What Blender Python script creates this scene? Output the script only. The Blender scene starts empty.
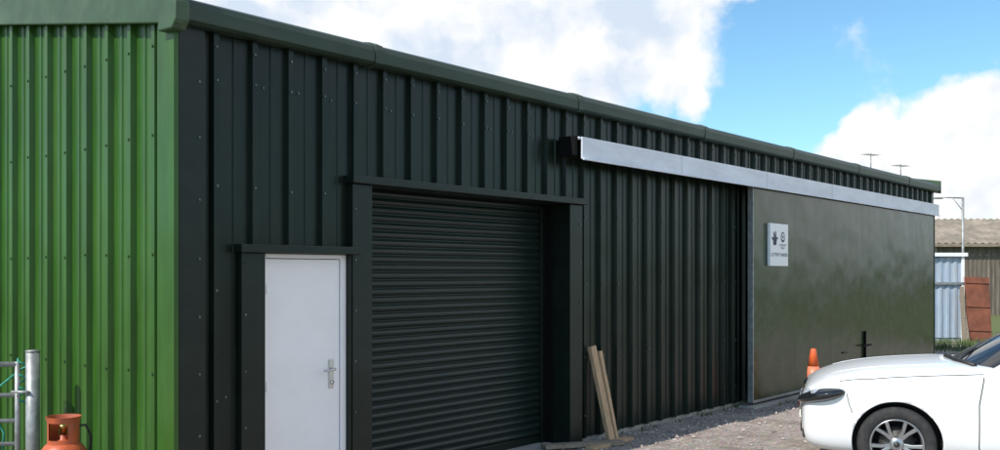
import bpy, bmesh, math, random
from mathutils import Vector, Matrix
from mathutils.bvhtree import BVHTree
random.seed(7)
S=bpy.context.scene
COL=S.collection
CAMH=1.87; CY=-6.03
CA,SA=0.7649,0.6441
YAW=math.atan2(-CA,SA)      # site axis used for back buildings
def site(r,d,z=0): return Vector((CA*d+SA*r, CY+SA*d-CA*r, z))

# ------------------------------------------------------------ materials
def newmat(n):
    m=bpy.data.materials.new(n); m.use_nodes=True
    nt=m.node_tree; b=nt.nodes['Principled BSDF']; return m,nt,b
def mat(name,c,rough=.5,metal=0,var=.15,scale=6,bump=0,bscale=60,coat=0,dirt=None,dirtamt=0,stretch=(1,1,1),wave=0,rvar=0,spec=None):
    m,nt,b=newmat(name); N=nt.nodes; L=nt.links
    tc=N.new('ShaderNodeTexCoord'); mp=N.new('ShaderNodeMapping'); mp.inputs['Scale'].default_value=stretch
    L.new(tc.outputs['Object'],mp.inputs[0])
    nz=N.new('ShaderNodeTexNoise'); nz.inputs['Scale'].default_value=scale; nz.inputs['Detail'].default_value=4; nz.inputs['Roughness'].default_value=.65
    L.new(mp.outputs[0],nz.inputs['Vector'])
    r=N.new('ShaderNodeMapRange'); r.inputs['From Min'].default_value=.3; r.inputs['From Max'].default_value=.7
    r.inputs['To Min'].default_value=1-var; r.inputs['To Max'].default_value=1+var
    L.new(nz.outputs['Fac'],r.inputs['Value'])
    v=N.new('ShaderNodeVectorMath'); v.operation='SCALE'; v.inputs[0].default_value=c[:3]
    L.new(r.outputs[0],v.inputs['Scale'])
    col=v.outputs[0]
    if dirt:
        n2=N.new('ShaderNodeTexNoise'); n2.inputs['Scale'].default_value=scale*.6; n2.inputs['Detail'].default_value=5; n2.inputs['Roughness'].default_value=.7
        L.new(mp.outputs[0],n2.inputs['Vector'])
        r2=N.new('ShaderNodeMapRange'); r2.inputs['From Min'].default_value=.48; r2.inputs['From Max'].default_value=.75
        r2.inputs['To Min'].default_value=0; r2.inputs['To Max'].default_value=dirtamt
        L.new(n2.outputs['Fac'],r2.inputs['Value'])
        mx=N.new('ShaderNodeMixRGB'); mx.inputs[2].default_value=(*dirt,1)
        L.new(r2.outputs[0],mx.inputs[0]); L.new(col,mx.inputs[1]); col=mx.outputs[0]
    L.new(col,b.inputs['Base Color'])
    b.inputs['Roughness'].default_value=rough; b.inputs['Metallic'].default_value=metal
    if spec is not None: b.inputs['Specular IOR Level'].default_value=spec
    if rvar:
        r3=N.new('ShaderNodeMapRange'); r3.inputs['To Min'].default_value=max(.02,rough-rvar); r3.inputs['To Max'].default_value=rough+rvar
        L.new(nz.outputs['Fac'],r3.inputs['Value']); L.new(r3.outputs[0],b.inputs['Roughness'])
    if coat: b.inputs['Coat Weight'].default_value=coat; b.inputs['Coat Roughness'].default_value=.04
    last=None
    if bump:
        n3=N.new('ShaderNodeTexNoise'); n3.inputs['Scale'].default_value=bscale; n3.inputs['Detail'].default_value=2
        L.new(tc.outputs['Object'],n3.inputs['Vector'])
        bp=N.new('ShaderNodeBump'); bp.inputs['Strength'].default_value=bump; bp.inputs['Distance'].default_value=.01
        L.new(n3.outputs['Fac'],bp.inputs['Height']); last=bp
    if wave:
        n4=N.new('ShaderNodeTexNoise'); n4.inputs['Scale'].default_value=1.6; n4.inputs['Detail'].default_value=1
        L.new(tc.outputs['Object'],n4.inputs['Vector'])
        b2=N.new('ShaderNodeBump'); b2.inputs['Strength'].default_value=wave; b2.inputs['Distance'].default_value=.05
        L.new(n4.outputs['Fac'],b2.inputs['Height'])
        if last: L.new(last.outputs[0],b2.inputs['Normal'])
        last=b2
    if last: L.new(last.outputs[0],b.inputs['Normal'])
    return m
M={}
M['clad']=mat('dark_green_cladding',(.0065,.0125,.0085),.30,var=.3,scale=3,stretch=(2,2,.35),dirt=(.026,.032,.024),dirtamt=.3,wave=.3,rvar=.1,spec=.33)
M['gable']=mat('sunlit_gable_cladding',(.026,.085,.009),.34,var=.25,scale=3,stretch=(2,2,.35),dirt=(.07,.135,.03),dirtamt=.35,wave=.3,rvar=.1,spec=.45)  # brighter copy of the cladding green, sunlit look put into the colour
M['trim']=mat('dark_trim',(.0065,.0120,.0088),.34,var=.2,scale=5,dirt=(.03,.035,.027),dirtamt=.3,wave=.15,spec=.36)
M['verge']=mat('verge_trim',(.034,.072,.034),.48,var=.2,scale=5,dirt=(.11,.15,.10),dirtamt=.4,wave=.15)
M['gutter']=mat('gutter_green',(.017,.037,.024),.42,var=.2,scale=4,dirt=(.07,.095,.07),dirtamt=.4,stretch=(.5,2,2),wave=.1)
M['roof']=mat('roof_sheet',(.05,.07,.05),.6,var=.2,scale=3,dirt=(.15,.15,.12),dirtamt=.4)
M['roller']=mat('roller_slats',(.009,.019,.016),.34,var=.2,scale=4,stretch=(.4,1,3),dirt=(.035,.042,.036),dirtamt=.3,spec=.4)
M['black']=mat('black_and_recess_shade',(.005,.005,.005),.8,spec=.15)  # plain black parts, plus shade painted into roller reveals and track end
M['white_door']=mat('white_door_paint',(.88,.85,.87),.42,var=.03,scale=3,dirt=(.68,.64,.59),dirtamt=.2)
M['rail']=mat('galvanised_rail',(.70,.72,.80),.42,metal=.12,var=.10,scale=4,stretch=(.5,2,2),dirt=(.50,.51,.55),dirtamt=.4,wave=.1)
M['steel']=mat('brushed_steel',(.6,.6,.6),.25,metal=1,var=.1)
M['galv']=mat('galvanised_post',(.30,.31,.31),.5,metal=.5,var=.3,scale=12,dirt=(.2,.19,.17),dirtamt=.5)
M['concrete']=mat('concrete',(.33,.31,.28),.9,var=.2,scale=5,bump=.3,bscale=40)
M['sign']=mat('sign_white',(.86,.86,.88),.3,var=.02)
M['ink']=mat('sign_ink',(.02,.025,.06),.5)
M['wood']=mat('timber',(.46,.31,.19),.75,var=.3,scale=5,stretch=(8,8,.6),bump=.2,bscale=30)
M['wood2']=mat('timber_weathered',(.25,.20,.15),.85,var=.35,scale=5,stretch=(1,8,8),bump=.3,bscale=30)
M['cone']=mat('cone_orange',(.75,.13,.035),.5,var=.15,scale=8,dirt=(.3,.1,.05),dirtamt=.4)
M['conew']=mat('cone_sleeve',(.75,.22,.12),.4,var=.1)
M['gas']=mat('gas_bottle_orange',(.42,.085,.03),.45,var=.25,scale=7,dirt=(.15,.08,.05),dirtamt=.7,bump=.1,bscale=30)
M['brass']=mat('brass',(.4,.28,.1),.35,metal=1)
M['rope']=mat('rope_green',(.03,.25,.18),.8,var=.3,scale=40)
M['paint']=mat('car_white_paint',(.80,.81,.83),.32,var=.015,scale=2,coat=.8,dirt=(.62,.60,.56),dirtamt=.15)
M['glass']=mat('car_glass',(.012,.014,.017),.04,var=.05,coat=.5)
M['tyre']=mat('tyre_rubber',(.022,.022,.023),.8,var=.25,scale=20,dirt=(.1,.09,.08),dirtamt=.4,bump=.1)
M['rim']=mat('alloy_rim',(.42,.43,.45),.3,metal=.85,var=.1)
M['rimd']=mat('alloy_dark',(.02,.02,.022),.5,metal=.2)
M['plastic']=mat('black_plastic',(.02,.02,.02),.55,var=.2)
M['lamp']=mat('headlamp_lens',(.50,.52,.55),.08,metal=.5,var=.3,scale=9,coat=1)
M['amber']=mat('amber_lens',(.7,.25,.03),.2)
M['disc']=mat('brake_disc',(.12,.115,.11),.45,metal=.8)
M['oldroof']=mat('old_roof_sheet',(.24,.20,.16),.9,var=.35,scale=1.2,dirt=(.12,.11,.08),dirtamt=.8)
M['oldwall']=mat('old_barn_boards',(.16,.13,.105),.9,var=.4,scale=2,stretch=(6,6,.4),dirt=(.07,.05,.04),dirtamt=.8)
M['blueshed']=mat('pale_shed_sheet',(.34,.42,.52),.5,var=.15,scale=3,stretch=(3,3,.5),dirt=(.36,.33,.28),dirtamt=.6)
M['rust']=mat('rust_panel',(.20,.065,.035),.8,var=.4,scale=3,dirt=(.08,.04,.03),dirtamt=.7)
M['leaf']=mat('weed_leaf',(.09,.13,.035),.7,var=.4,scale=5)
M['hedge']=mat('hedge_leaf',(.045,.085,.025),.8,var=.5,scale=1.5)
M['stone']=mat('pebble',(.36,.31,.28),.9,var=.55,scale=2.5)
M['plate']=mat('number_plate',(.8,.8,.75),.4)

# ------------------------------------------------------------ mesh helpers
def mk(name,verts,faces,m,parent=None,smooth=False,bevel=0,recalc=True,mats=None):
    me=bpy.data.meshes.new(name); me.from_pydata([tuple(v) for v in verts],[],faces)
    if recalc:
        bm=bmesh.new(); bm.from_mesh(me); bmesh.ops.recalc_face_normals(bm,faces=bm.faces); bm.to_mesh(me); bm.free()
    o=bpy.data.objects.new(name,me); COL.objects.link(o)
    if m: me.materials.append(m)
    if parent: o.parent=parent
    if smooth:
        for p in me.polygons: p.use_smooth=True
    if bevel:
        b=o.modifiers.new('bev','BEVEL'); b.width=bevel; b.segments=2; b.limit_method='ANGLE'
    return o
def empty(name,loc=(0,0,0),rz=0):
    e=bpy.data.objects.new(name,None); COL.objects.link(e); e.location=loc; e.rotation_euler=(0,0,rz); e.empty_display_size=.3; return e
BF=[(0,1,2,3),(4,7,6,5),(0,4,5,1),(1,5,6,2),(2,6,7,3),(3,7,4,0)]
def bv(x0,x1,y0,y1,z0,z1): return [(x0,y0,z0),(x1,y0,z0),(x1,y1,z0),(x0,y1,z0),(x0,y0,z1),(x1,y0,z1),(x1,y1,z1),(x0,y1,z1)]
def box(name,x0,x1,y0,y1,z0,z1,m,parent=None,bevel=.004):
    return mk(name,bv(x0,x1,y0,y1,z0,z1),BF,m,parent,bevel=bevel)
def prismX(name,prof,x0,x1,m,parent=None,bevel=.004):
    n=len(prof); V=[(x0,y,z) for y,z in prof]+[(x1,y,z) for y,z in prof]
    F=[tuple(range(n)),tuple(range(2*n-1,n-1,-1))]+[(i,(i+1)%n,n+(i+1)%n,n+i) for i in range(n)]
    return mk(name,V,F,m,parent,bevel=bevel)
def lathe(name,prof,m,parent=None,seg=32,axis='Z',loc=(0,0,0),smooth=True,closed=False):
    V=[];F=[]
    for r,z in prof:
        for k in range(seg):
            a=2*math.pi*k/seg; p=(r*math.cos(a),r*math.sin(a),z)
            if axis=='Y': p=(p[0],p[2],p[1])
            V.append((p[0]+loc[0],p[1]+loc[1],p[2]+loc[2]))
    n=len(prof)
    for i in range(n-1 if not closed else n):
        j=(i+1)%n
        for k in range(seg):
            l=(k+1)%seg; F.append((i*seg+k,i*seg+l,j*seg+l,j*seg+k))
    if not closed:
        F.append(tuple(range(seg))); F.append(tuple(range((n-1)*seg,n*seg)))
    return mk(name,V,F,m,parent,smooth=smooth)
def tube(name,pts,r,m,parent=None,seg=10,smooth=True):
    pts=[Vector(p) for p in pts]; V=[];F=[]
    up0=None
    for i,p in enumerate(pts):
        t=(pts[min(i+1,len(pts)-1)]-pts[max(i-1,0)]).normalized()
        if up0 is None: up0=Vector((0,0,1)) if abs(t.z)<.9 else Vector((1,0,0))
        a=t.cross(up0).normalized(); b=t.cross(a).normalized(); up0=-b if (-b).dot(up0)>0 else b
        rr=r[i] if isinstance(r,(list,tuple)) else r
        for k in range(seg):
            an=2*math.pi*k/seg; V.append(p+a*math.cos(an)*rr+b*math.sin(an)*rr)
    for i in range(len(pts)-1):
        for k in range(seg):
            l=(k+1)%seg; F.append((i*seg+k,i*seg+l,(i+1)*seg+l,(i+1)*seg+k))
    F.append(tuple(range(seg))); F.append(tuple(range((len(pts)-1)*seg,len(pts)*seg)))
    return mk(name,V,F,m,parent,smooth=smooth)
# ------------------------------------------------------------ cladding
PITCH=.333
RIB=[(0,0),(.014,.044),(.060,.044),(.074,0),(.196,0),(.203,.010),(.224,.010),(.231,0)]
def rib_pts(s0,s1,phase=0,sc=1):
    P=[];k=math.floor((s0-phase)/PITCH)-1
    while True:
        b=phase+k*PITCH
        if b>s1+PITCH: break
        for a,d in RIB: P.append((b+a,d*sc))
        k+=1
    def val(s):
        for (a,d),(c,e) in zip(P,P[1:]):
            if a<=s<=c: return d+(e-d)*(s-a)/(c-a)
        return 0
    out=[(s0,val(s0))]+[p for p in P if s0+.001<p[0]<s1-.001]+[(s1,val(s1))]
    return out
def crowns(s0,s1,phase=0):
    k=math.ceil((s0-phase-.037)/PITCH);r=[]
    while phase+k*PITCH+.037<s1:
        r.append(phase+k*PITCH+.037); k+=1
    return r
def clad(name,s0,s1,z0,ztop,fn,m,parent,phase=0):
    pts=rib_pts(s0,s1,phase); V=[];F=[]
    for s,d in pts:
        V.append(fn(s,d,z0)); V.append(fn(s,d,ztop(s)))
    for i in range(len(pts)-1): F.append((2*i,2*i+2,2*i+3,2*i+1))
    o=mk(name,V,F,m,parent,recalc=False)
    return o
XL,XR=3.664,21.70; DEPTH=12.0; SL=.168
building=empty('steel_clad_workshop_building')
fr=lambda s,d,z:(s,-d,z)
PH=3.925
clad('cladding_corner',XL+.19,4.16,.05,lambda s:3.70,fr,M['clad'],building,PH)
clad('cladding_over_door',4.16,5.23,2.06,lambda s:3.70,fr,M['clad'],building,PH)
clad('cladding_over_roller',5.23,8.52,2.64,lambda s:3.70,fr,M['clad'],building,PH)
clad('cladding_main',8.52,XR-.1,.05,lambda s:3.70,fr,M['clad'],building,PH)
gz=lambda y:3.80+SL*min(y,DEPTH-y)
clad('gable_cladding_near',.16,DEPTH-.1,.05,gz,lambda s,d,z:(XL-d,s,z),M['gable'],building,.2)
clad('gable_cladding_far',.1,DEPTH-.1,.05,gz,lambda s,d,z:(XR+d,s,z),M['clad'],building,.2)
clad('rear_cladding',XL,XR,.05,lambda s:3.75,lambda s,d,z:(s,DEPTH+d,z),M['clad'],building,.2)
for nm,ya,yb in (('roof_front',-.02,DEPTH/2),('roof_rear',DEPTH+.08,DEPTH/2)):
    pts=rib_pts(XL-.03,XR+.06,.1); V=[];F=[]
    for s,d in pts:
        V+= [(s,ya,3.735+SL*(min(ya,DEPTH-ya))+d),(s,yb,3.735+SL*(DEPTH/2)+d)]
    for i in range(len(pts)-1): F.append((2*i,2*i+2,2*i+3,2*i+1))
    mk(nm,V,F,M['roof'],building,recalc=False)
box('corner_flashing_front',XL-.012,XL+.2,-.05,-.002,.05,3.66,M['trim'],building)
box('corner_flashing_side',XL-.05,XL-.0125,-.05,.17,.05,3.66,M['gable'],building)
box('corner_flashing_far',XR-.12,XR+.03,-.05,.1,.05,3.66,M['trim'],building)
gp=[(.0,3.62),(-.11,3.615),(-.145,3.635),(-.152,3.725),(-.135,3.77),(-.07,3.80),(.0,3.815)]
js=[3.59,5.46,8.40,11.25,14.1,16.95,19.8,21.87]
for i in range(len(js)-1):
    dz=random.uniform(-.004,.004)
    prismX('eaves_flashing_%d'%(i+1),[(y,z+dz) for y,z in gp],js[i]+.002,js[i+1]-.002,M['gutter'],building,bevel=.004)
for x in js[1:-1]:
    q=[(y-.007 if y<0 else y, z+(.009 if z>3.7 else -.008)) for y,z in gp]
    prismX('eaves_joint',q,x-.045,x+.045,M['gutter'],building,bevel=.003)
def verge(name,x0,x1,m):
    hb,ht=3.585,3.86
    V=[]
    for x in (x0,x1):
        for y,k in ((-.16,0),(DEPTH/2,DEPTH/2),(DEPTH+.16,0)):
            V+=[(x,y,hb+SL*k),(x,y,ht+SL*k)]
    F=[(0,1,3,2),(2,3,5,4),(6,8,9,7),(8,10,11,9),(0,2,8,6),(2,4,10,8),(1,7,9,3),(3,9,11,5),(0,6,7,1),(4,5,11,10)]
    mk(name,V,F,m,building,bevel=.01)
verge('verge_trim_near',XL-.095,XL-.055,M['verge'])
verge('verge_trim_far',XR+.17,XR+.20,M['verge'])
mk('verge_cap',[(XL-.12,-.17,3.855),(XL+.12,-.17,3.885),(XL+.12,DEPTH/2,3.885+SL*6),(XL-.12,DEPTH/2,3.855+SL*6),
   (XL-.12,-.17,3.875),(XL+.12,-.17,3.90),(XL+.12,DEPTH/2,3.90+SL*6),(XL-.12,DEPTH/2,3.875+SL*6)],BF,M['verge'],building,bevel=.006)
prismX('corner_cap',[(.06,3.56),(-.12,3.555),(-.168,3.61),(-.173,3.74),(-.14,3.80),(-.07,3.835),(.06,3.86)],XL-.11,XL+.0,M['verge'],building,bevel=.01)
box('plinth',XL+.02,4.15,.004,.2,-.1,.05,M['concrete'],building)
box('plinth_main',8.53,XR-.02,.004,.2,-.1,.055,M['concrete'],building)
box('inner_wall_main',8.56,XR-.1,.10,.16,.0,3.6,M['black'],building)
box('inner_wall_corner',XL+.06,4.2,.10,.16,.0,3.6,M['black'],building)
box('gable_inner_wall',XL+.06,XL+.12,.17,DEPTH-.2,.0,3.6,M['black'],building)
box('floor_slab',XL+.1,XR-.1,.17,DEPTH-.2,-.1,.02,M['concrete'],building)
def screws(name,plist,m,parent,nrm):
    V=[];F=[]
    for p in plist:
        p=Vector(p); n=Vector(nrm); a=Vector((0,0,1)); b=n.cross(a); s=len(V); r=random.uniform(.010,.0125)
        for h,rr in ((0,1),(.009,.85)):
            for k in range(7):
                t=2*math.pi*k/7; V.append(p+n*h+(a*math.cos(t)+b*math.sin(t))*r*rr)
        for k in range(7): F.append((s+k,s+(k+1)%7,s+7+(k+1)%7,s+7+k))
        F.append(tuple(range(s+7,s+14)))
    mk(name,V,F,m,parent)
M['screw']=mat('screw_caps',(.10,.12,.11),.25,metal=.3)
M['screwg']=mat('screw_caps_green',(.025,.05,.02),.3)
pl=[]
for x in crowns(XL+.2,XR-.1,PH):
    for z in (.30,.95,1.75,2.5,3.28,3.52):
        if 4.16<x<5.23 and z<2.1: continue
        if 5.23<x<8.52 and z<2.7: continue
        pl.append((x+random.uniform(-.004,.004),-.044,z+random.uniform(-.012,.012)))
        if random.random()<.6 and z in(.95,1.75,3.28): pl.append((x+.10,-.001,z+random.uniform(-.012,.012)))
for z in [.3+.42*k for k in range(9)]:
    if z<3.55: pl.append((XL+.15,-.05,z+random.uniform(-.02,.02)))
    if z<2.5: pl+= [(8.48,-.075,z),(5.26,-.075,z),(4.19,-.065,min(z,1.95))]
screws('fixing_screws',pl,M['screw'],building,(0,-1,0))
pl=[]
for y in crowns(.2,DEPTH-.2,.2):
    for z in (.3,1.15,2.0,2.85,3.5):
        pl.append((XL-.044,y+random.uniform(-.004,.004),z+random.uniform(-.012,.012)))
screws('fixing_screws_gable',pl,M['screwg'],building,(-1,0,0))
# ---- personnel door
D0,D1=4.373,5.207
box('door_trim_left',4.16,D0-.002,-.065,.16,.0,2.02,M['trim'],building)
box('door_trim_right',D1+.002,5.228,-.065,.16,.0,2.02,M['trim'],building)
box('door_header',4.13,5.30,-.11,.16,2.022,2.085,M['trim'],building,bevel=.006)
box('door_frame_left',D0,D0+.035,-.022,.11,.0,2.018,M['white_door'],building)
box('door_frame_right',D1-.055,D1,-.022,.11,.0,2.018,M['white_door'],building)
box('door_frame_top',D0+.036,D1-.056,-.022,.11,1.985,2.018,M['white_door'],building)
box('door_leaf',D0+.040,D1-.062,-.008,.04,.03,1.979,M['white_door'],building,bevel=.006)
box('door_gap',D0+.034,D1-.05,.045,.05,.0,1.99,M['black'],building,bevel=0)
box('door_back_plate',5.03,5.075,-.020,-.008,.93,1.17,M['steel'],building,bevel=.006)
tube('door_handle',[(5.052,-.02,1.09),(5.052,-.07,1.09),(5.04,-.08,1.09),(4.93,-.08,1.085)],.010,M['steel'],building)
lathe('door_lock',[(.0,.0),(.016,.0),(.016,.014),(.0,.015)],M['steel'],building,seg=16,axis='Y',loc=(5.052,-.034,.98))
for z in (.3,1.0,1.75): tube('hinge',[(D0+.038,-.02,z-.04),(D0+.038,-.02,z+.04)],.006,M['white_door'],building)
# ---- roller shutter opening
R0,R1=5.451,8.298; RD=.31
box('roller_jamb_left',5.232,R0-.002,-.075,.16,.0,2.608,M['trim'],building)
box('roller_jamb_right',R1+.002,8.53,-.075,.16,.0,2.608,M['trim'],building)
box('roller_header',5.20,8.56,-.125,.16,2.612,2.678,M['trim'],building,bevel=.006)
box('roller_reveal_right',R1+.003,R1+.03,.162,.40,.0,2.608,M['black'],building)  # reveals and soffit coloured black to stand for shade inside the opening
box('roller_reveal_left',R0-.03,R0-.003,.162,.40,.0,2.608,M['black'],building)
box('roller_soffit',R0-.03,R1+.03,.162,.40,2.612,2.64,M['black'],building)
box('roller_guide_left',R0,R0+.07,RD-.05,RD+.05,.0,2.60,M['trim'],building)
box('roller_guide_right',R1-.07,R1,RD-.05,RD+.05,.0,2.60,M['trim'],building)
prof=[]; z=.10; P=.0745
while z<2.60:
    for k in range(7):
        t=k/6; prof.append((RD-.020*math.sin(math.pi*t)**.8, z+t*P*.86))
    prof.append((RD+.004,z+P*.88)); prof.append((RD+.004,z+P*.98)); z+=P
V=[];F=[]
for y,zz in prof: V+=[(R0+.05,y,zz),(R1-.05,y,zz)]
for i in range(len(prof)-1): F.append((2*i,2*i+1,2*i+3,2*i+2))
mk('roller_shutter_curtain',V,F,M['roller'],building,recalc=False)
box('roller_bottom_bar',R0+.06,R1-.06,RD-.02,RD+.015,.02,.10,M['trim'],building)
box('roller_threshold',R0-.05,R1+.05,-.02,.6,-.08,.018,M['concrete'],building)
# ---- sliding door
SX0,SX1=12.34,20.99
box('sliding_door_core',SX0+.03,SX1-.03,-.262,-.205,.09,3.06,M['trim'],building)
M['sdoor']=mat('sliding_door_sheet',(.036,.050,.022),.24,var=.22,scale=9,dirt=(.075,.095,.052),dirtamt=.45,bump=.05,bscale=30,wave=.45,rvar=.10)
n=6
w=(SX1-SX0-.06)/n
for i in range(n):
    box('sliding_door_sheet_%d'%(i+1),SX0+.03+i*w+.0015,SX0+.03+(i+1)*w-.0015,-.270,-.2622,.10,3.05,M['sdoor'],building,bevel=.001)
box('sliding_door_edge_left',SX0,SX0+.028,-.28,-.20,.07,3.08,M['galv'],building)
box('sliding_door_edge_right',SX1-.028,SX1,-.28,-.20,.07,3.08,M['trim'],building)
box('sliding_door_bottom_rail',SX0+.03,SX1-.03,-.277,-.2625,.06,.098,M['galv'],building)
box('latch_bar',16.755,16.785,-.31,-.271,.34,.86,M['black'],building)
box('latch_handle',16.55,16.98,-.335,-.312,.60,.63,M['black'],building)
box('small_bolt',15.75,15.95,-.29,-.271,.53,.56,M['trim'],building)
box('track_box_front',8.20,21.2,-.305,-.285,3.07,3.30,M['rail'],building)
box('track_box_top',8.17,21.2,-.285,-.045,3.275,3.30,M['rail'],building)
box('track_lip',8.20,21.2,-.33,-.3055,3.056,3.075,M['rail'],building)
tube('track_tube',[(8.22,-.20,3.19),(21.1,-.20,3.19)],.035,M['black'],building)
for x in [8.24+i*1.29 for i in range(11)]:
    box('track_bracket',x,x+.05,-.284,-.046,3.10,3.272,M['trim'],building)
box('track_open_end_shade',8.12,8.165,-.27,-.05,3.10,3.31,M['black'],building,bevel=.01)  # black block painted as the shade in the open end of the track
for x in (10.3,12.75,15.2,17.6,20):
    box('track_joint',x,x+.004,-.3065,-.305,3.076,3.30,M['galv'],building,bevel=0)
box('floor_track',12.2,21.1,-.36,-.19,-.05,.03,M['concrete'],building)
# sign
sign=empty('notice_sign',(12.81,-.272,1.97))
box('panel',0,.62,-.05,-.004,0,.61,M['sign'],sign,bevel=.004)
def flat(name,pts,parent,m=M['ink']):
    return mk(name,[(x,-.0525,z) for x,z in pts],[tuple(range(len(pts)))],m,parent,recalc=False)
flat('emblem_hand',[(.10,.30),(.20,.30),(.22,.38),(.27,.40),(.22,.42),(.20,.40),(.19,.50),(.16,.50),(.155,.42),(.12,.49),(.095,.48),(.12,.40),(.06,.42),(.05,.39),(.10,.36)],sign)
c=[(.43+.07*math.cos(a*math.pi/10),.42+.075*math.sin(a*math.pi/10)) for a in range(20)]
flat('emblem_round',c,sign)
c=[(.43+.05*math.cos(a*math.pi/10),.425+.05*math.sin(a*math.pi/10)) for a in range(20)]
o=flat('emblem_inner',c,sign,M['sign']); o.location.y=-.001
c=[(.43+.022*math.cos(a*math.pi/10),.425+.03*math.sin(a*math.pi/10)) for a in range(20)]
o=flat('emblem_core',c,sign); o.location.y=-.002
def text(s,x,z,size):
    cu=bpy.data.curves.new('lettering','FONT'); cu.body=s; cu.size=size; cu.align_x='CENTER'; cu.materials.append(M['ink'])
    o=bpy.data.objects.new('lettering',cu); COL.objects.link(o); o.parent=sign; o.location=(x,-.053,z); o.rotation_euler=(math.pi/2,0,0)
text('LOTTERY FUNDED',.31,.14,.068); text('COMMUNITY',.43,.29,.04); text('PROJECT',.43,.25,.035)
# ---- aerials
for x,y,zt in ((20.9,1.0,4.46),(21.3,.5,4.22)):
    a=empty('roof_aerial',(x,y,3.72+SL*y))
    h=zt-a.location.z
    tube('mast',[(0,0,0),(0,0,h)],.014,M['galv'],a,seg=6)
    tube('boom',[(-.22,.08,h-.05),(.22,-.08,h-.02)],.008,M['galv'],a,seg=6)
    for k in range(5):
        t=-.20+k*.10; tube('element',[(t-.03,-t*.28-.10,h-.035),(t+.03,-t*.28+.10,h-.035)],.005,M['galv'],a,seg=5)

# ------------------------------------------------------------ ground
def ground_mat():
    m,nt,b=newmat('gravel_yard'); N=nt.nodes; L=nt.links
    tc=N.new('ShaderNodeTexCoord')
    def noise(s,d=8,r=.6):
        n=N.new('ShaderNodeTexNoise'); n.inputs['Scale'].default_value=s; n.inputs['Detail'].default_value=d; n.inputs['Roughness'].default_value=r
        L.new(tc.outputs['Object'],n.inputs['Vector']); return n
    n1=noise(.5,4); n2=noise(9,6,.75); n3=noise(70,2); n5=noise(1.7,5,.7)
    vo=N.new('ShaderNodeTexVoronoi'); vo.inputs['Scale'].default_value=45; L.new(tc.outputs['Object'],vo.inputs['Vector'])
    cr=N.new('ShaderNodeValToRGB'); e=cr.color_ramp.elements
    e[0].position=.3; e[0].color=(.20,.155,.125,1); e[1].position=.72; e[1].color=(.56,.465,.41,1)
    L.new(n2.outputs['Fac'],cr.inputs[0])
    m2=N.new('ShaderNodeMixRGB'); m2.blend_type='MULTIPLY'; m2.inputs[0].default_value=.5
    L.new(cr.outputs[0],m2.inputs[1]); L.new(vo.outputs['Color'],m2.inputs[2])
    hs=N.new('ShaderNodeHueSaturation'); hs.inputs['Saturation'].default_value=.85; hs.inputs['Value'].default_value=1.2; L.new(m2.outputs[0],hs.inputs['Color'])
    rr=N.new('ShaderNodeMapRange'); rr.inputs['From Min'].default_value=.35; rr.inputs['From Max'].default_value=.65; rr.inputs['To Min'].default_value=0; rr.inputs['To Max'].default_value=.4
    L.new(n1.outputs['Fac'],rr.inputs['Value'])
    m3=N.new('ShaderNodeMixRGB'); m3.inputs[2].default_value=(.42,.36,.32,1); L.new(rr.outputs[0],m3.inputs[0]); L.new(hs.outputs[0],m3.inputs[1])
    # damp / earthy patches
    r5=N.new('ShaderNodeMapRange'); r5.inputs['From Min'].default_value=.47; r5.inputs['From Max'].default_value=.64; r5.inputs['To Max'].default_value=.6
    L.new(n5.outputs['Fac'],r5.inputs['Value'])
    m5=N.new('ShaderNodeMixRGB'); m5.inputs[2].default_value=(.15,.115,.09,1); L.new(r5.outputs[0],m5.inputs[0]); L.new(m3.outputs[0],m5.inputs[1])
    ln=N.new('ShaderNodeVectorMath'); ln.operation='DISTANCE'; ln.inputs[1].default_value=(12,-4,0); L.new(tc.outputs['Object'],ln.inputs[0])
    ad=N.new('ShaderNodeMath'); ad.operation='MULTIPLY_ADD'; ad.inputs[1].default_value=8; L.new(n1.outputs['Fac'],ad.inputs[0]); L.new(ln.outputs['Value'],ad.inputs[2])
    r4=N.new('ShaderNodeMapRange'); r4.inputs['From Min'].default_value=19; r4.inputs['From Max'].default_value=21; L.new(ad.outputs[0],r4.inputs['Value'])
    gcol=N.new('ShaderNodeMixRGB'); gcol.inputs[1].default_value=(.06,.10,.025,1); gcol.inputs[2].default_value=(.16,.17,.06,1); L.new(n2.outputs['Fac'],gcol.inputs[0])
    m4=N.new('ShaderNodeMixRGB'); L.new(r4.outputs[0],m4.inputs[0]); L.new(m5.outputs[0],m4.inputs[1]); L.new(gcol.outputs[0],m4.inputs[2])
    L.new(m4.outputs[0],b.inputs['Base Color']); b.inputs['Roughness'].default_value=.95
    bp=N.new('ShaderNodeBump'); bp.inputs['Strength'].default_value=.9; bp.inputs['Distance'].default_value=.02
    sm=N.new('ShaderNodeMath'); sm.operation='ADD'; L.new(n2.outputs['Fac'],sm.inputs[0]); L.new(n3.outputs['Fac'],sm.inputs[1])
    L.new(sm.outputs[0],bp.inputs['Height']); L.new(bp.outputs[0],b.inputs['Normal'])
    return m
mk('ground',[(-1500,-1500,0),(1500,-1500,0),(1500,1500,0),(-1500,1500,0)],[(0,1,2,3)],ground_mat(),recalc=False)
V=[];F=[]
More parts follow.
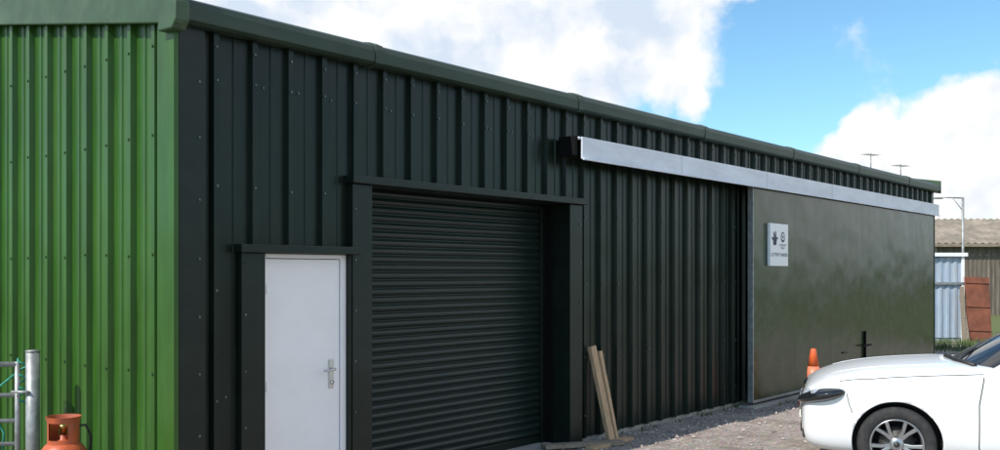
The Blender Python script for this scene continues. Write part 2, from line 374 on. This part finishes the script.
for i in range(10000):
    if i<7000: x=random.uniform(4,22); y=-abs(random.gauss(0,2.2))-.05
    else: x=random.uniform(7.5,20); y=-random.uniform(.03,.8)**1
    if -.37<y<-.15 and x>12.1: y-=.3
    s=random.uniform(.006,.016)*(1 if random.random()<.93 else 2.2); b=len(V); q=random.random()*6.28
    for (a,c,d) in ((1,0,0),(0,1,0),(-1,0,0),(0,-1,0),(0,0,1),(0,0,-1)):
        k=s*random.uniform(.7,1.4); aa=a*math.cos(q)-c*math.sin(q); cc=a*math.sin(q)+c*math.cos(q)
        V.append((x+aa*k,y+cc*k,s*.3+d*k*.7))
    for f in ((0,1,4),(1,2,4),(2,3,4),(3,0,4),(1,0,5),(2,1,5),(3,2,5),(0,3,5)): F.append(tuple(b+j for j in f))
mk('gravel_stones',V,F,M['stone'],recalc=False)
def blades(name,spots,m,hmin=.04,hmax=.16,cnt=26,spread=.08):
    V=[];F=[]
    for (x,y) in spots:
        for k in range(cnt):
            a=random.random()*6.28; r=random.random()*spread; h=random.uniform(hmin,hmax); w=random.uniform(.003,.008)
            bx,by=x+r*math.cos(a),y+r*math.sin(a); lx,ly=math.cos(a)*h*.5,math.sin(a)*h*.5
            px,py=-math.sin(a)*w,math.cos(a)*w; b=len(V)
            V+=[(bx-px,by-py,0),(bx+px,by+py,0),(bx+lx*.4+px,by+ly*.4+py,h*.7),(bx+lx*.4-px,by+ly*.4-py,h*.7),(bx+lx,by+ly,h)]
            F+=[(b,b+1,b+2,b+3),(b+3,b+2,b+4)]
    return mk(name,V,F,m,recalc=False)
sp=[(random.uniform(8.9,12.2),-.06-random.random()*.05) for _ in range(7)]+[(random.uniform(12.5,21),-.42-random.random()*.08) for _ in range(10)]
blades('weeds',sp,M['leaf'],cnt=12,hmin=.02,hmax=.07)
sp=[tuple(site(random.uniform(9.5,16),random.uniform(22.5,25.5)).xy) for _ in range(260)]
blades('grass_patch',sp,M['leaf'],cnt=26,hmin=.04,hmax=.16,spread=.25)

# ------------------------------------------------------------ timber
def plank(name,p0,p1,w,t,m,side):
    p0=Vector(p0);p1=Vector(p1); ax=(p1-p0).normalized(); sd=Vector(side); sd=(sd-ax*sd.dot(ax)).normalized(); nn=ax.cross(sd)
    V=[]
    for p in (p0,p1):
        for a,b in ((-1,-1),(1,-1),(1,1),(-1,1)): V.append(p+sd*w*a/2+nn*t*b/2)
    return mk(name,V,BF,m,bevel=.003)
plank('timber_plank',(8.84,-.24,.02),(8.70,-.08,1.06),.10,.05,M['wood'],(1,0,0))
plank('timber_plank',(8.935,-.23,.0),(8.80,-.095,1.0),.05,.085,M['wood'],(1,0,0))
plank('timber_board',(7.95,.02,.045),(8.78,-.42,.03),.14,.04,M['wood2'],(0,1,0))
plank('timber_board',(8.25,-.36,.022),(9.10,-.32,.022),.11,.035,M['wood'],(0,1,0))

# ------------------------------------------------------------ traffic cone
cone=empty('traffic_cone',(13.28,-.76,0),.3)
box('base',-.20,.20,-.20,.20,.0,.04,M['cone'],cone,bevel=.02)
lathe('body',[(.155,.04),(.15,.06),(.110,.30)],M['cone'],cone)
lathe('sleeve',[(.112,.301),(.077,.54)],M['conew'],cone)
lathe('tip',[(.076,.541),(.040,.775),(.032,.79),(.02,.79)],M['cone'],cone)

# ------------------------------------------------------------ gas bottle, gate
gas=empty('gas_bottle',(3.158,.62,0))
pr=[(.12,.0),(.13,.0),(.13,.05),(.155,.07),(.16,.10),(.16,.56)]
for k in range(1,9):
    a=k/8*math.pi/2; pr.append((.16-.11*(1-math.cos(a)),.56+.13*math.sin(a)))
pr+=[(.03,.70),(.03,.73),(.0,.73)]
lathe('body',pr,M['gas'],gas)
lathe('weld_band',[(.1605,.32),(.1645,.325),(.1645,.338),(.1605,.343)],M['gas'],gas)
V=[];F=[];sg=40
def cr_(k,r,z): a=2*math.pi*k/sg; return (r*math.cos(a),r*math.sin(a),z)
zs=[.64,.70,.82,.86]
for r in (.105,.098):
    for z in zs:
        for k in range(sg): V.append(cr_(k,r+(.012 if z>.84 else 0),z))
def idx(s,i,k): return s*4*sg+i*sg+k%sg
for s in (0,1):
    for i in range(3):
        for k in range(sg):
            if i==1 and (k%20)<9: continue
            F.append((idx(s,i,k),idx(s,i,k+1),idx(s,i+1,k+1),idx(s,i+1,k)))
for k in range(sg): F.append((idx(0,3,k),idx(0,3,k+1),idx(1,3,k+1),idx(1,3,k)))
mk('valve_collar',V,F,M['gas'],gas,smooth=False)
lathe('valve',[(.022,.73),(.022,.77),(.03,.775),(.03,.80),(.012,.805),(.0,.805)],M['brass'],gas,seg=16)
tube('valve_outlet',[(0,0,.785),(.06,-.03,.785)],.014,M['brass'],gas)
tube('hose',[(.06,-.03,.785),(.13,-.06,.79),(.19,-.02,.70),(.21,.06,.4),(.24,.12,.15),(.30,.2,.02)],.009,M['plastic'],gas)

gate=empty('field_gate',(3.33,1.488,0),math.atan2(.765,-.644))
tube('post',[(0,0,-.1),(0,0,1.26)],.052,M['galv'],gate,seg=20)
lathe('post_cap',[(.054,1.255),(.054,1.268),(.0,1.275)],M['galv'],gate,seg=20)
for z in (.2,.36,.54,.72,.92,1.16): tube('bar',[(.12,0,z),(2.9,0,z)],.017 if z<1.1 else .022,M['galv'],gate)
for x in (.12,1.5,2.9): tube('stile',[(x,0,.15),(x,0,1.18)],.02,M['galv'],gate)
tube('brace',[(.14,.03,.2),(1.5,.03,1.15)],.015,M['galv'],gate)
tube('latch',[(.0,.06,.95),(.14,.05,.95)],.012,M['galv'],gate)
random.seed(3)
rp=[(.10+.03*math.cos(k*.9),-.035+.045*math.sin(k*.9),1.20-k*.014) for k in range(26)]
tube('rope_wrap',rp,.009,M['rope'],gate,seg=6)
tube('rope_tail',[(.13,-.03,1.1),(.28,-.035,.98),(.33,-.03,.80),(.24,-.03,.62),(.26,-.04,.42)],.009,M['rope'],gate,seg=6)
tube('rope_loop',[(.35,-.02,1.17),(.38,-.03,1.0),(.45,-.03,.93),(.5,-.02,1.15)],.008,M['rope'],gate,seg=6)

# ------------------------------------------------------------ car
TURN=math.radians(20)
WX=(.80,3.42); WR=.335
car=empty('parked_car',(0,0,0),YAW-TURN)
wc=site(3.60,8.55)
Rz=Matrix.Rotation(YAW-TURN,3,'Z')
car.location=wc-Rz@Vector((WX[0],-.80,0))
st=[(-.03,.62,.36,.62,.68,.00),(.0,.76,.27,.685,.765,.01),(.06,.83,.22,.745,.83,.02),(.24,.872,.19,.82,.905,.03),(.52,.89,.19,.875,.965,.035),(.90,.898,.19,.92,1.005,.035),
 (1.25,.90,.19,.945,1.03,.03),(1.5,.90,.19,.955,1.045,.02),(2.2,.90,.19,.96,1.03,.01),(3.2,.90,.19,.97,1.035,.01),(3.8,.89,.2,.975,1.04,.01),(4.1,.85,.24,.95,1.03,.01),(4.28,.76,.30,.86,.95,.0),(4.34,.66,.36,.75,.82,.0)]
V=[];F=[];ring=[]
for x,w,zb,zs_,zt,cr in st:
    zm=zb+(zs_-zb)*.42; zm2=zb+(zs_-zb)*.72
    half=[(0,zb),(w*.80,zb),(w*.965,zb+.07),(w,zm),(w*.985,zm2),(w*.98,zs_-.03),(w*.965,zs_+.01),(w*.87,zt-.005),(w*.42,zt+cr),(0,zt+cr*1.2)]
    full=[(-y,z) for y,z in half]+[(y,z) for y,z in half[-2:0:-1]]
    ring.append(len(V)); V+=[(x,y,z) for y,z in full]; nn=len(full)
for a,b in zip(ring,ring[1:]):
    for k in range(nn): F.append((a+k,a+(k+1)%nn,b+(k+1)%nn,b+k))
F.append(tuple(range(nn))); F.append(tuple(range(ring[-1],ring[-1]+nn)))
body=mk('body_raw',V,F,M['paint'],smooth=True)
ss=body.modifiers.new('s','SUBSURF'); ss.levels=3; ss.render_levels=3
cut=[]
for wx in WX:
    for sgn in (-1,1):
        V2=[]
        for yy in (sgn*.56,sgn*1.1):
            for k in range(64):
                a=2*math.pi*k/64; V2.append((wx+.378*math.cos(a),yy,WR+.012+.372*math.sin(a)))
        F2=[tuple(range(64)),tuple(range(127,63,-1))]+[(k,(k+1)%64,64+(k+1)%64,64+k) for k in range(64)]
        c=mk('cut',V2,F2,M['plastic']); cut.append(c)
        bo=body.modifiers.new('b','BOOLEAN'); bo.operation='DIFFERENCE'; bo.object=c; bo.solver='EXACT'
        try: bo.material_mode='TRANSFER'
        except Exception: pass
dg=bpy.context.evaluated_depsgraph_get(); dg.update()
me=bpy.data.meshes.new_from_object(body.evaluated_get(dg))
cb=bpy.data.objects.new('body',me); COL.objects.link(cb); cb.parent=car
bm=bmesh.new(); bm.from_mesh(me); BV=BVHTree.FromBMesh(bm); bm.free()
bpy.data.objects.remove(body)
for c in cut: bpy.data.objects.remove(c)
def surfY(x,z,sg=-1):
    h=BV.ray_cast(Vector((x,sg*2,z)),Vector((0,-sg,0))); return h[0]
def surfZ(x,y):
    h=BV.ray_cast(Vector((x,y,3)),Vector((0,0,-1))); return h[0]
def dens(p,n=12):
    o=[]
    for (a,b) in zip(p,p[1:]):
        for k in range(n): o.append((a[0]+(b[0]-a[0])*k/n,a[1]+(b[1]-a[1])*k/n))
    o.append(p[-1]); return o
for sg in (-1,1):
    for nm,path in (('door_shut_line',[(1.50,.96),(1.46,.72),(1.46,.34),(1.52,.27),(2.35,.27),(2.50,.4),(2.52,.96)]),('rear_door_line',[(2.55,.27),(3.0,.3),(3.12,.6),(3.3,.75),(3.4,.96)])):
        pts=[surfY(x,z,sg) for x,z in dens(path)]; pts=[p for p in pts if p is not None and abs(p.y)>.6]
        tube(nm,pts,.0045,M['black'],car,seg=6)
    pts=[surfY(x,z,sg) for x,z in dens([(.38,.775),(.40,.68),(.43,.60)],6)]
    tube('bumper_shut_line',[p for p in pts if p],.0035,M['black'],car,seg=6)
    path=[(.32,.80),(.6,.835),(.95,.845),(1.3,.848),(1.5,.84)]
    pts=[surfZ(x,sg*y) for x,y in dens(path,8)]
    tube('bonnet_line',[p for p in pts if p],.005,M['black'],car,seg=6)
    pts=[surfZ(x,sg*(.45+.10*x)) for x in [.25+.1*k for k in range(11)]]
    tube('bonnet_crease',[p-Vector((0,0,.007)) for p in pts if p],.011,M['paint'],car,seg=8)
    tube('door_handle_f',[(2.22,sg*.895,.80),(2.25,sg*.925,.805),(2.40,sg*.925,.81),(2.43,sg*.895,.81)],.013,M['paint'],car)
    tube('sill_strip',[(1.25,sg*.875,.215),(3.05,sg*.875,.215)],.03,M['plastic'],car)
    bm=bmesh.new(); bmesh.ops.create_uvsphere(bm,u_segments=32,v_segments=20,radius=1)
    bmesh.ops.scale(bm,vec=(.235,.15,.068),verts=bm.verts)
    bmesh.ops.rotate(bm,cent=(0,0,0),matrix=Matrix.Rotation(math.radians(-13),3,'Y'),verts=bm.verts)
    bmesh.ops.rotate(bm,cent=(0,0,0),matrix=Matrix.Rotation(math.radians(sg*25),3,'Z'),verts=bm.verts)
    bmesh.ops.translate(bm,vec=(.165,sg*.758,.735),verts=bm.verts)
    mh=bpy.data.meshes.new('headlamp'); bm.to_mesh(mh); bm.free()
    for p in mh.polygons: p.use_smooth=True
    mh.materials.append(M['glass']); oh=bpy.data.objects.new('headlamp',mh); COL.objects.link(oh); oh.parent=car
    for dx,dy,rr in ((.045,.715,.058),(.115,.82,.056),(.20,.868,.036)):
        bm=bmesh.new(); bmesh.ops.create_uvsphere(bm,u_segments=20,v_segments=12,radius=rr); bmesh.ops.translate(bm,vec=(dx,sg*dy,.722+dx*.2),verts=bm.verts)
        mh=bpy.data.meshes.new('lamp_bowl'); bm.to_mesh(mh); bm.free()
        for p in mh.polygons: p.use_smooth=True
        mh.materials.append(M['lamp']); oh=bpy.data.objects.new('lamp_bowl',mh); COL.objects.link(oh); oh.parent=car
    box('fog_recess',-.01,.09,sg*.62-.11,sg*.62+.11,.33,.43,M['plastic'],car,bevel=.02)
    box('grille',-.05,.05,sg*.14-.11,sg*.14+.11,.54,.68,M['plastic'],car,bevel=.02)
    tube('grille_surround',[(-.053,sg*.025,.54),(-.053,sg*.025,.68),(-.045,sg*.255,.68),(-.045,sg*.255,.54),(-.053,sg*.025,.54)],.009,M['steel'],car,seg=6)
    box('rear_lamp',4.17,4.29,sg*.70-.09,sg*.70+.09,.74,.86,M['rust'],car,bevel=.02)
    bm=bmesh.new(); bmesh.ops.create_uvsphere(bm,u_segments=20,v_segments=14,radius=1)
    bmesh.ops.scale(bm,vec=(.075,.125,.075),verts=bm.verts); bmesh.ops.translate(bm,vec=(1.96,sg*1.0,1.11),verts=bm.verts)
    mh=bpy.data.meshes.new('mirror'); bm.to_mesh(mh); bm.free()
    for p in mh.polygons: p.use_smooth=True
    mh.materials.append(M['paint']); oh=bpy.data.objects.new('mirror',mh); COL.objects.link(oh); oh.parent=car
    tube('mirror_arm',[(1.98,sg*.86,1.04),(1.97,sg*.93,1.07)],.022,M['plastic'],car)
box('lower_intake',-.04,.05,-.40,.40,.33,.43,M['plastic'],car,bevel=.02)
box('number_plate',-.055,-.04,-.26,.26,.45,.51,M['plate'],car)
belt=[(1.30,0),(1.35,.35),(1.46,.62),(1.68,.79),(2.9,.80),(3.7,.76),(4.08,.55),(4.15,0)]
roof=[(2.10,0),(2.13,.3),(2.19,.48),(2.30,.575),(2.9,.61),(3.5,.58),(3.74,.42),(3.78,0)]
def ringpts(half,z,dz=0): 
    f=half+[(x,-y) for x,y in half[-2:0:-1]]
    return [(x,y,z+dz*(1-abs(y)/.8)) for x,y in f]
b_=ringpts(belt,1.015,.035); r_=ringpts(roof,1.43,.045)
mid=[tuple((Vector(a)*.48+Vector(b)*.52)+Vector(((Vector(a)-Vector(b)).x*.035,(Vector(a)-Vector(b)).y*.06,0))) for a,b in zip(b_,r_)]
nn=len(b_); V=b_+mid+r_
F=[]
for j in (0,1):
    for k in range(nn): F.append((j*nn+k,j*nn+(k+1)%nn,(j+1)*nn+(k+1)%nn,(j+1)*nn+k))
gh=mk('glasshouse',V,F,M['glass'],car,smooth=True)
rv=[(3.0+(p[0]-3.0)*1.02,p[1]*1.03,p[2]-.012) for p in r_]+[(3.0+(p[0]-3.0)*.93,p[1]*.9,p[2]+.022) for p in r_]+[(3.0,0,1.505)]
RF=[(k,(k+1)%nn,nn+(k+1)%nn,nn+k) for k in range(nn)]+[(nn+k,nn+(k+1)%nn,2*nn) for k in range(nn)]
ro=mk('roof_panel',rv,RF,M['paint'],car,smooth=True); s2=ro.modifiers.new('s','SUBSURF'); s2.levels=2; s2.render_levels=2
for k in (3,4,5,6,nn-3,nn-4,nn-5,nn-6):
    if k in (4,nn-4): m_,rad=M['plastic'],.03
    else: m_,rad=M['paint'],.034
    p0,p1,p2=Vector(b_[k]),Vector(mid[k]),Vector(r_[k])
    tube('pillar_%d'%k,[p0+Vector((-.10,0,-.03)) if k in(3,nn-3) else p0,p1,p2],[rad*1.25,rad,rad*.9],m_,car)
tube('cant_rail_l',[Vector(r_[k]) for k in (3,4,5,6)],.03,M['paint'],car)
tube('cant_rail_r',[Vector(r_[k]) for k in (nn-3,nn-4,nn-5,nn-6)],.03,M['paint'],car)
for sg in (-1,1): tube('belt_trim',[(1.68,sg*.80,1.025),(2.9,sg*.815,1.03),(3.7,sg*.775,1.04)],.012,M['plastic'],car)
tube('scuttle',[(1.45,-.66,1.045),(1.33,-.36,1.065),(1.28,0,1.075),(1.33,.36,1.065),(1.45,.66,1.045)],.024,M['plastic'],car)
tube('wiper',[(1.36,-.30,1.09),(1.53,-.1,1.165),(1.61,.35,1.20)],.008,M['plastic'],car,seg=6)
for wx in WX:
    for sg in (-1,1):
        wh=bpy.data.objects.new('wheel',None); COL.objects.link(wh); wh.parent=car; wh.location=(wx,sg*.775,WR); wh.rotation_euler=(0,random.random()*1.2,0) if sg<0 else (0,0,math.pi)
        lathe('tyre',[(.225,-.095),(.25,-.108),(.29,-.112),(.318,-.10),(.333,-.075),(.335,0),(.333,.075),(.318,.10),(.28,.11),(.225,.095)],M['tyre'],wh,seg=56,axis='Y',closed=True)
        lathe('rim_barrel',[(.229,-.10),(.222,-.104),(.212,-.095),(.205,-.06),(.20,.09),(.215,.09)],M['rim'],wh,seg=56,axis='Y',closed=True)
        lathe('brake_disc',[(.0,-.02),(.15,-.02),(.15,0),(0,0)],M['disc'],wh,seg=40,axis='Y')
        lathe('wheel_back',[(.0,.03),(.20,.03),(.20,.04),(.0,.04)],M['rimd'],wh,seg=40,axis='Y')
        lathe('hub',[(.0,-.088),(.03,-.088),(.06,-.08),(.068,-.05),(.0,-.04)],M['rim'],wh,seg=32,axis='Y')
        lathe('hub_badge',[(.0,-.093),(.026,-.092),(.028,-.086),(.0,-.085)],M['plastic'],wh,seg=24,axis='Y')
        V=[];F=[]
        for k in range(5):
            for off in (-.16,.16):
                a0=2*math.pi*k/5+off*.6; a1=2*math.pi*k/5+off*1.55; s=len(V)
                for (r,a,y,w) in ((.045,a0,-.072,.017),(.13,(a0+a1)/2,-.088,.0135),(.212,a1,-.098,.0155)):
                    t=Vector((-math.sin(a),0,math.cos(a))); c=Vector((math.cos(a)*r,y,math.sin(a)*r))
                    V+=[c-t*w,c+t*w,c+t*w*1.3+Vector((0,.035,0)),c-t*w*1.3+Vector((0,.035,0))]
                for j in (0,1):
                    for q in range(4): F.append((s+j*4+q,s+j*4+(q+1)%4,s+j*4+4+(q+1)%4,s+j*4+4+q))
                F+=[(s,s+1,s+2,s+3),(s+8,s+9,s+10,s+11)]
        mk('spokes',V,F,M['rim'],wh,bevel=.003)

# ------------------------------------------------------------ background yard
def S_empty(n,r,d): return empty(n,site(r,d),YAW)
barn=S_empty('old_barn',19.3,42)
BW,BD=17,9
V=[];F=[];n=170
for i in range(n+1):
    x=i*BW/n; dd=-.03 if i%2 else 0
    V+=[(x,dd,0),(x,dd,3.2)]
for i in range(n): F.append((2*i,2*i+2,2*i+3,2*i+1))
mk('front_wall',V,F,M['oldwall'],barn,recalc=False)
mk('end_wall',[(0,.02,0),(0,BD,0),(0,BD,3.2),(0,BD/2,4.45),(0,.02,3.2)],[(0,1,2,3,4)],M['oldwall'],barn,recalc=False)
mk('end_wall_far',[(BW,.02,0),(BW,BD,0),(BW,BD,3.2),(BW,BD/2,4.45),(BW,.02,3.2)],[(0,1,2,3,4)],M['oldwall'],barn,recalc=False)
for nm,ya,yb in (('roof_front',-.35,BD/2),('roof_back',BD+.35,BD/2)):
    V=[];F=[]
    for i in range(221):
        x=-.3+i*(BW+.6)/220; d=.035*math.sin(i*math.pi/2)
        V+=[(x,ya,3.17+d),(x,yb,4.52+d)]
    for i in range(220): F.append((2*i,2*i+2,2*i+3,2*i+1))
    mk(nm,V,F,M['oldroof'],barn,recalc=False)
box('fascia_board',-.3,BW+.3,-.38,-.34,3.02,3.16,M['wood2'],barn)
box('barn_doorway',5,8,-.06,-.035,0,2.7,M['black'],barn)
for x in (0,4,8.2,12.4,16.9): box('timber_post',x-.1,x+.1,-.18,-.05,0,3.1,M['wood2'],barn)
shed=S_empty('pale_metal_shed',11.0,26)
V=[];F=[];n=34
for i in range(n+1):
    x=i*1.74/n; dd=-.025 if (i//2)%2 else 0
    V+=[(x,dd,.1),(x,dd,2.3)]
for i in range(n): F.append((2*i,2*i+2,2*i+3,2*i+1))
mk('front_sheet',V,F,M['blueshed'],shed,recalc=False)
box('shell',.01,1.73,.02,2.6,0,2.3,M['blueshed'],shed)
box('roof_slab',-.1,1.85,-.12,2.75,2.32,2.42,M['sign'],shed)
box('corner_post',1.70,1.78,-.07,-.03,0,2.32,M['sign'],shed)
box('door_rail',-.05,1.8,-.08,-.03,1.55,1.62,M['galv'],shed)
pn=S_empty('rusty_panel',13.02,25.6)
o=box('sheet',-.33,.33,-.02,.02,.02,1.78,M['rust'],pn); o.rotation_euler=(math.radians(-9),math.radians(2),0)
for z in (.3,.95,1.6):
    o=box('rib',-.32,.32,-.045,-.021,z,z+.06,M['rust'],pn); o.rotation_euler=(math.radians(-9),math.radians(2),0)
for i,(r_0,dx,h) in enumerate(((12.56,.05,1.5),(12.66,-.06,1.25),(13.62,.08,2.0))):
    p0=site(r_0,25.5); p1=site(r_0+dx,25.75,h)
    plank('leaning_board',p0,p1,.11,.03,M['wood2'],(SA,-CA,0))
pole=S_empty('lamp_pole',13.75,28)
tube('shaft',[(0,0,0),(0,0,4.1)],.035,M['galv'],pole)
tube('arm',[(0,0,4.08),(-.72,0,4.10)],.020,M['galv'],pole)
box('lamp_head',-.86,-.60,-.07,.07,4.05,4.10,M['galv'],pole,bevel=.02)
tube('stay',[(0,0,3.7),(-.3,0,4.08)],.012,M['galv'],pole)
def hedge(name,r0,r1,d0,h,n):
    V=[];F=[]
    for i in range(n):
        r=random.uniform(r0,r1); d=d0+random.uniform(-1,1.2); hh=h*(.75+.35*math.sin(r*.35)*math.sin(r*.13+1)+.1*random.random())
        z=random.uniform(0,hh); p=site(r,d,z); s=random.uniform(.12,.3); b=len(V)
        q=Matrix.Rotation(random.random()*6.28,3,'Z')@Matrix.Rotation(random.random()*3.1,3,'X')
        for c in ((-1,-.6,0),(1,-.5,0),(.7,.8,0),(-.6,.7,.3)): V.append(p+q@(Vector(c)*s))
        F.append((b,b+1,b+2,b+3))
    mk(name,V,F,M['hedge'],recalc=False)
hedge('hedgerow',8,90,62,3.0,14000)
hedge('hedgerow',-60,8,75,3.5,9000)

# ------------------------------------------------------------ sun + sky
el=math.radians(46); off=math.radians(8.0)
d=Vector((math.cos(el)*math.cos(off),-math.cos(el)*math.sin(off),-math.sin(el)))
sl=bpy.data.lights.new('sun','SUN'); sl.energy=5.0; sl.angle=math.radians(.53); sl.color=(1,.96,.89)
so=bpy.data.objects.new('sun',sl); COL.objects.link(so); so.rotation_euler=d.to_track_quat('-Z','Y').to_euler(); so.location=(-10,0,20)
w=bpy.data.worlds.new('World'); S.world=w; w.use_nodes=True; nt=w.node_tree; N=nt.nodes; L=nt.links
bg=N['Background']; bg.inputs['Strength'].default_value=.15
sky=N.new('ShaderNodeTexSky'); sky.sky_type='NISHITA'; sky.sun_disc=False; sky.sun_elevation=el; sky.sun_rotation=math.atan2(-d.x,-d.y)
sky.air_density=1.0; sky.dust_density=.6; sky.ozone_density=1.5
tc=N.new('ShaderNodeTexCoord')
nz=N.new('ShaderNodeTexNoise'); nz.inputs['Scale'].default_value=7; nz.inputs['Detail'].default_value=4; nz.inputs['Roughness'].default_value=.6
L.new(tc.outputs['Generated'],nz.inputs['Vector'])
wv=N.new('ShaderNodeVectorMath'); wv.operation='MULTIPLY_ADD'; wv.inputs[1].default_value=(.11,.11,.11)
sb=N.new('ShaderNodeVectorMath'); sb.operation='SUBTRACT'; sb.inputs[1].default_value=(.5,.5,.5)
L.new(nz.outputs['Color'],sb.inputs[0]); L.new(sb.outputs[0],wv.inputs[0]); L.new(tc.outputs['Generated'],wv.inputs[2])
nm=N.new('ShaderNodeVectorMath'); nm.operation='NORMALIZE'; L.new(wv.outputs[0],nm.inputs[0])
def dirv(az,elv):
    a=math.radians(az); e=math.radians(elv)
    r,f,u=math.sin(a)*math.cos(e),math.cos(a)*math.cos(e),math.sin(e)
    return Vector((CA*f+SA*r,SA*f-CA*r,u))
blobs=[(-12,17,9,1),(-5,17.5,8,1),(2,17,8,1),(8,18,7,1),(13,20.5,6,1),(5,12,4.5,.62),(10.5,12.5,4,.5),(11.3,10.0,1.8,.5),
 (26.8,7.2,3.9,1),(29.5,6.0,4,1),(22.9,6.2,2.9,.95),(19.8,5.0,2.3,.85),(25,4,4.2,.9),(36,8,8,1),(17,4,3,.5),(16,2,4,.7),
 (60,14,18,1),(85,30,20,.9),(50,38,14,.8),(-70,30,25,.9),(120,20,22,1),(150,40,20,.8),(-120,25,22,.9),(10,55,20,.8)]
prev=None
for az,e,rad,amp in blobs:
    dt=N.new('ShaderNodeVectorMath'); dt.operation='DOT_PRODUCT'; dt.inputs[1].default_value=dirv(az,e); L.new(nm.outputs[0],dt.inputs[0])
    mr=N.new('ShaderNodeMapRange'); mr.inputs['From Min'].default_value=math.cos(math.radians(rad)); mr.inputs['From Max'].default_value=1.0
    mr.inputs['To Max'].default_value=amp; L.new(dt.outputs['Value'],mr.inputs['Value'])
    if prev is None: prev=mr.outputs[0]
    else:
        mx=N.new('ShaderNodeMath'); mx.operation='MAXIMUM'; L.new(prev,mx.inputs[0]); L.new(mr.outputs[0],mx.inputs[1]); prev=mx.outputs[0]
n2=N.new('ShaderNodeTexNoise'); n2.inputs['Scale'].default_value=12; n2.inputs['Detail'].default_value=6; n2.inputs['Roughness'].default_value=.62
L.new(tc.outputs['Generated'],n2.inputs['Vector'])
ma=N.new('ShaderNodeMath'); ma.operation='MULTIPLY_ADD'; ma.inputs[1].default_value=1.1; ma.inputs[2].default_value=-.55; L.new(n2.outputs['Fac'],ma.inputs[0])
ad=N.new('ShaderNodeMath'); ad.operation='ADD'; L.new(prev,ad.inputs[0]); L.new(ma.outputs[0],ad.inputs[1])
al=N.new('ShaderNodeMapRange'); al.interpolation_type='SMOOTHSTEP'; al.inputs['From Min'].default_value=.05; al.inputs['From Max'].default_value=.42
L.new(ad.outputs[0],al.inputs['Value'])
n3=N.new('ShaderNodeTexNoise'); n3.inputs['Scale'].default_value=11; n3.inputs['Detail'].default_value=5; L.new(wv.outputs[0],n3.inputs['Vector'])
cc=N.new('ShaderNodeValToRGB'); e=cc.color_ramp.elements; e[0].position=.38; e[0].color=(.66,.76,.90,1); e[1].position=.56; e[1].color=(1,1,1,1)
L.new(n3.outputs['Fac'],cc.inputs[0])
cs=N.new('ShaderNodeVectorMath'); cs.operation='SCALE'; cs.inputs['Scale'].default_value=7.0; L.new(cc.outputs[0],cs.inputs[0])
tint=N.new('ShaderNodeVectorMath'); tint.operation='MULTIPLY'; tint.inputs[1].default_value=(.80,1.12,1.2); L.new(sky.outputs[0],tint.inputs[0])
mix=N.new('ShaderNodeMixRGB'); L.new(al.outputs[0],mix.inputs[0]); L.new(tint.outputs[0],mix.inputs[1]); L.new(cs.outputs[0],mix.inputs[2])
L.new(mix.outputs[0],bg.inputs['Color'])

# ------------------------------------------------------------ camera
cd=bpy.data.cameras.new('camera'); cam=bpy.data.objects.new('camera',cd); COL.objects.link(cam); S.camera=cam
cam.location=(0,CY,CAMH); cam.rotation_euler=(math.pi/2,0,math.atan2(SA,CA)-math.pi/2)
cd.sensor_width=36; cd.lens=34.2; cd.shift_y=.048; cd.shift_x=.0036; cd.clip_end=4000; cd.clip_start=.05
S.view_settings.view_transform='Standard'; S.view_settings.look='None'; S.view_settings.exposure=0
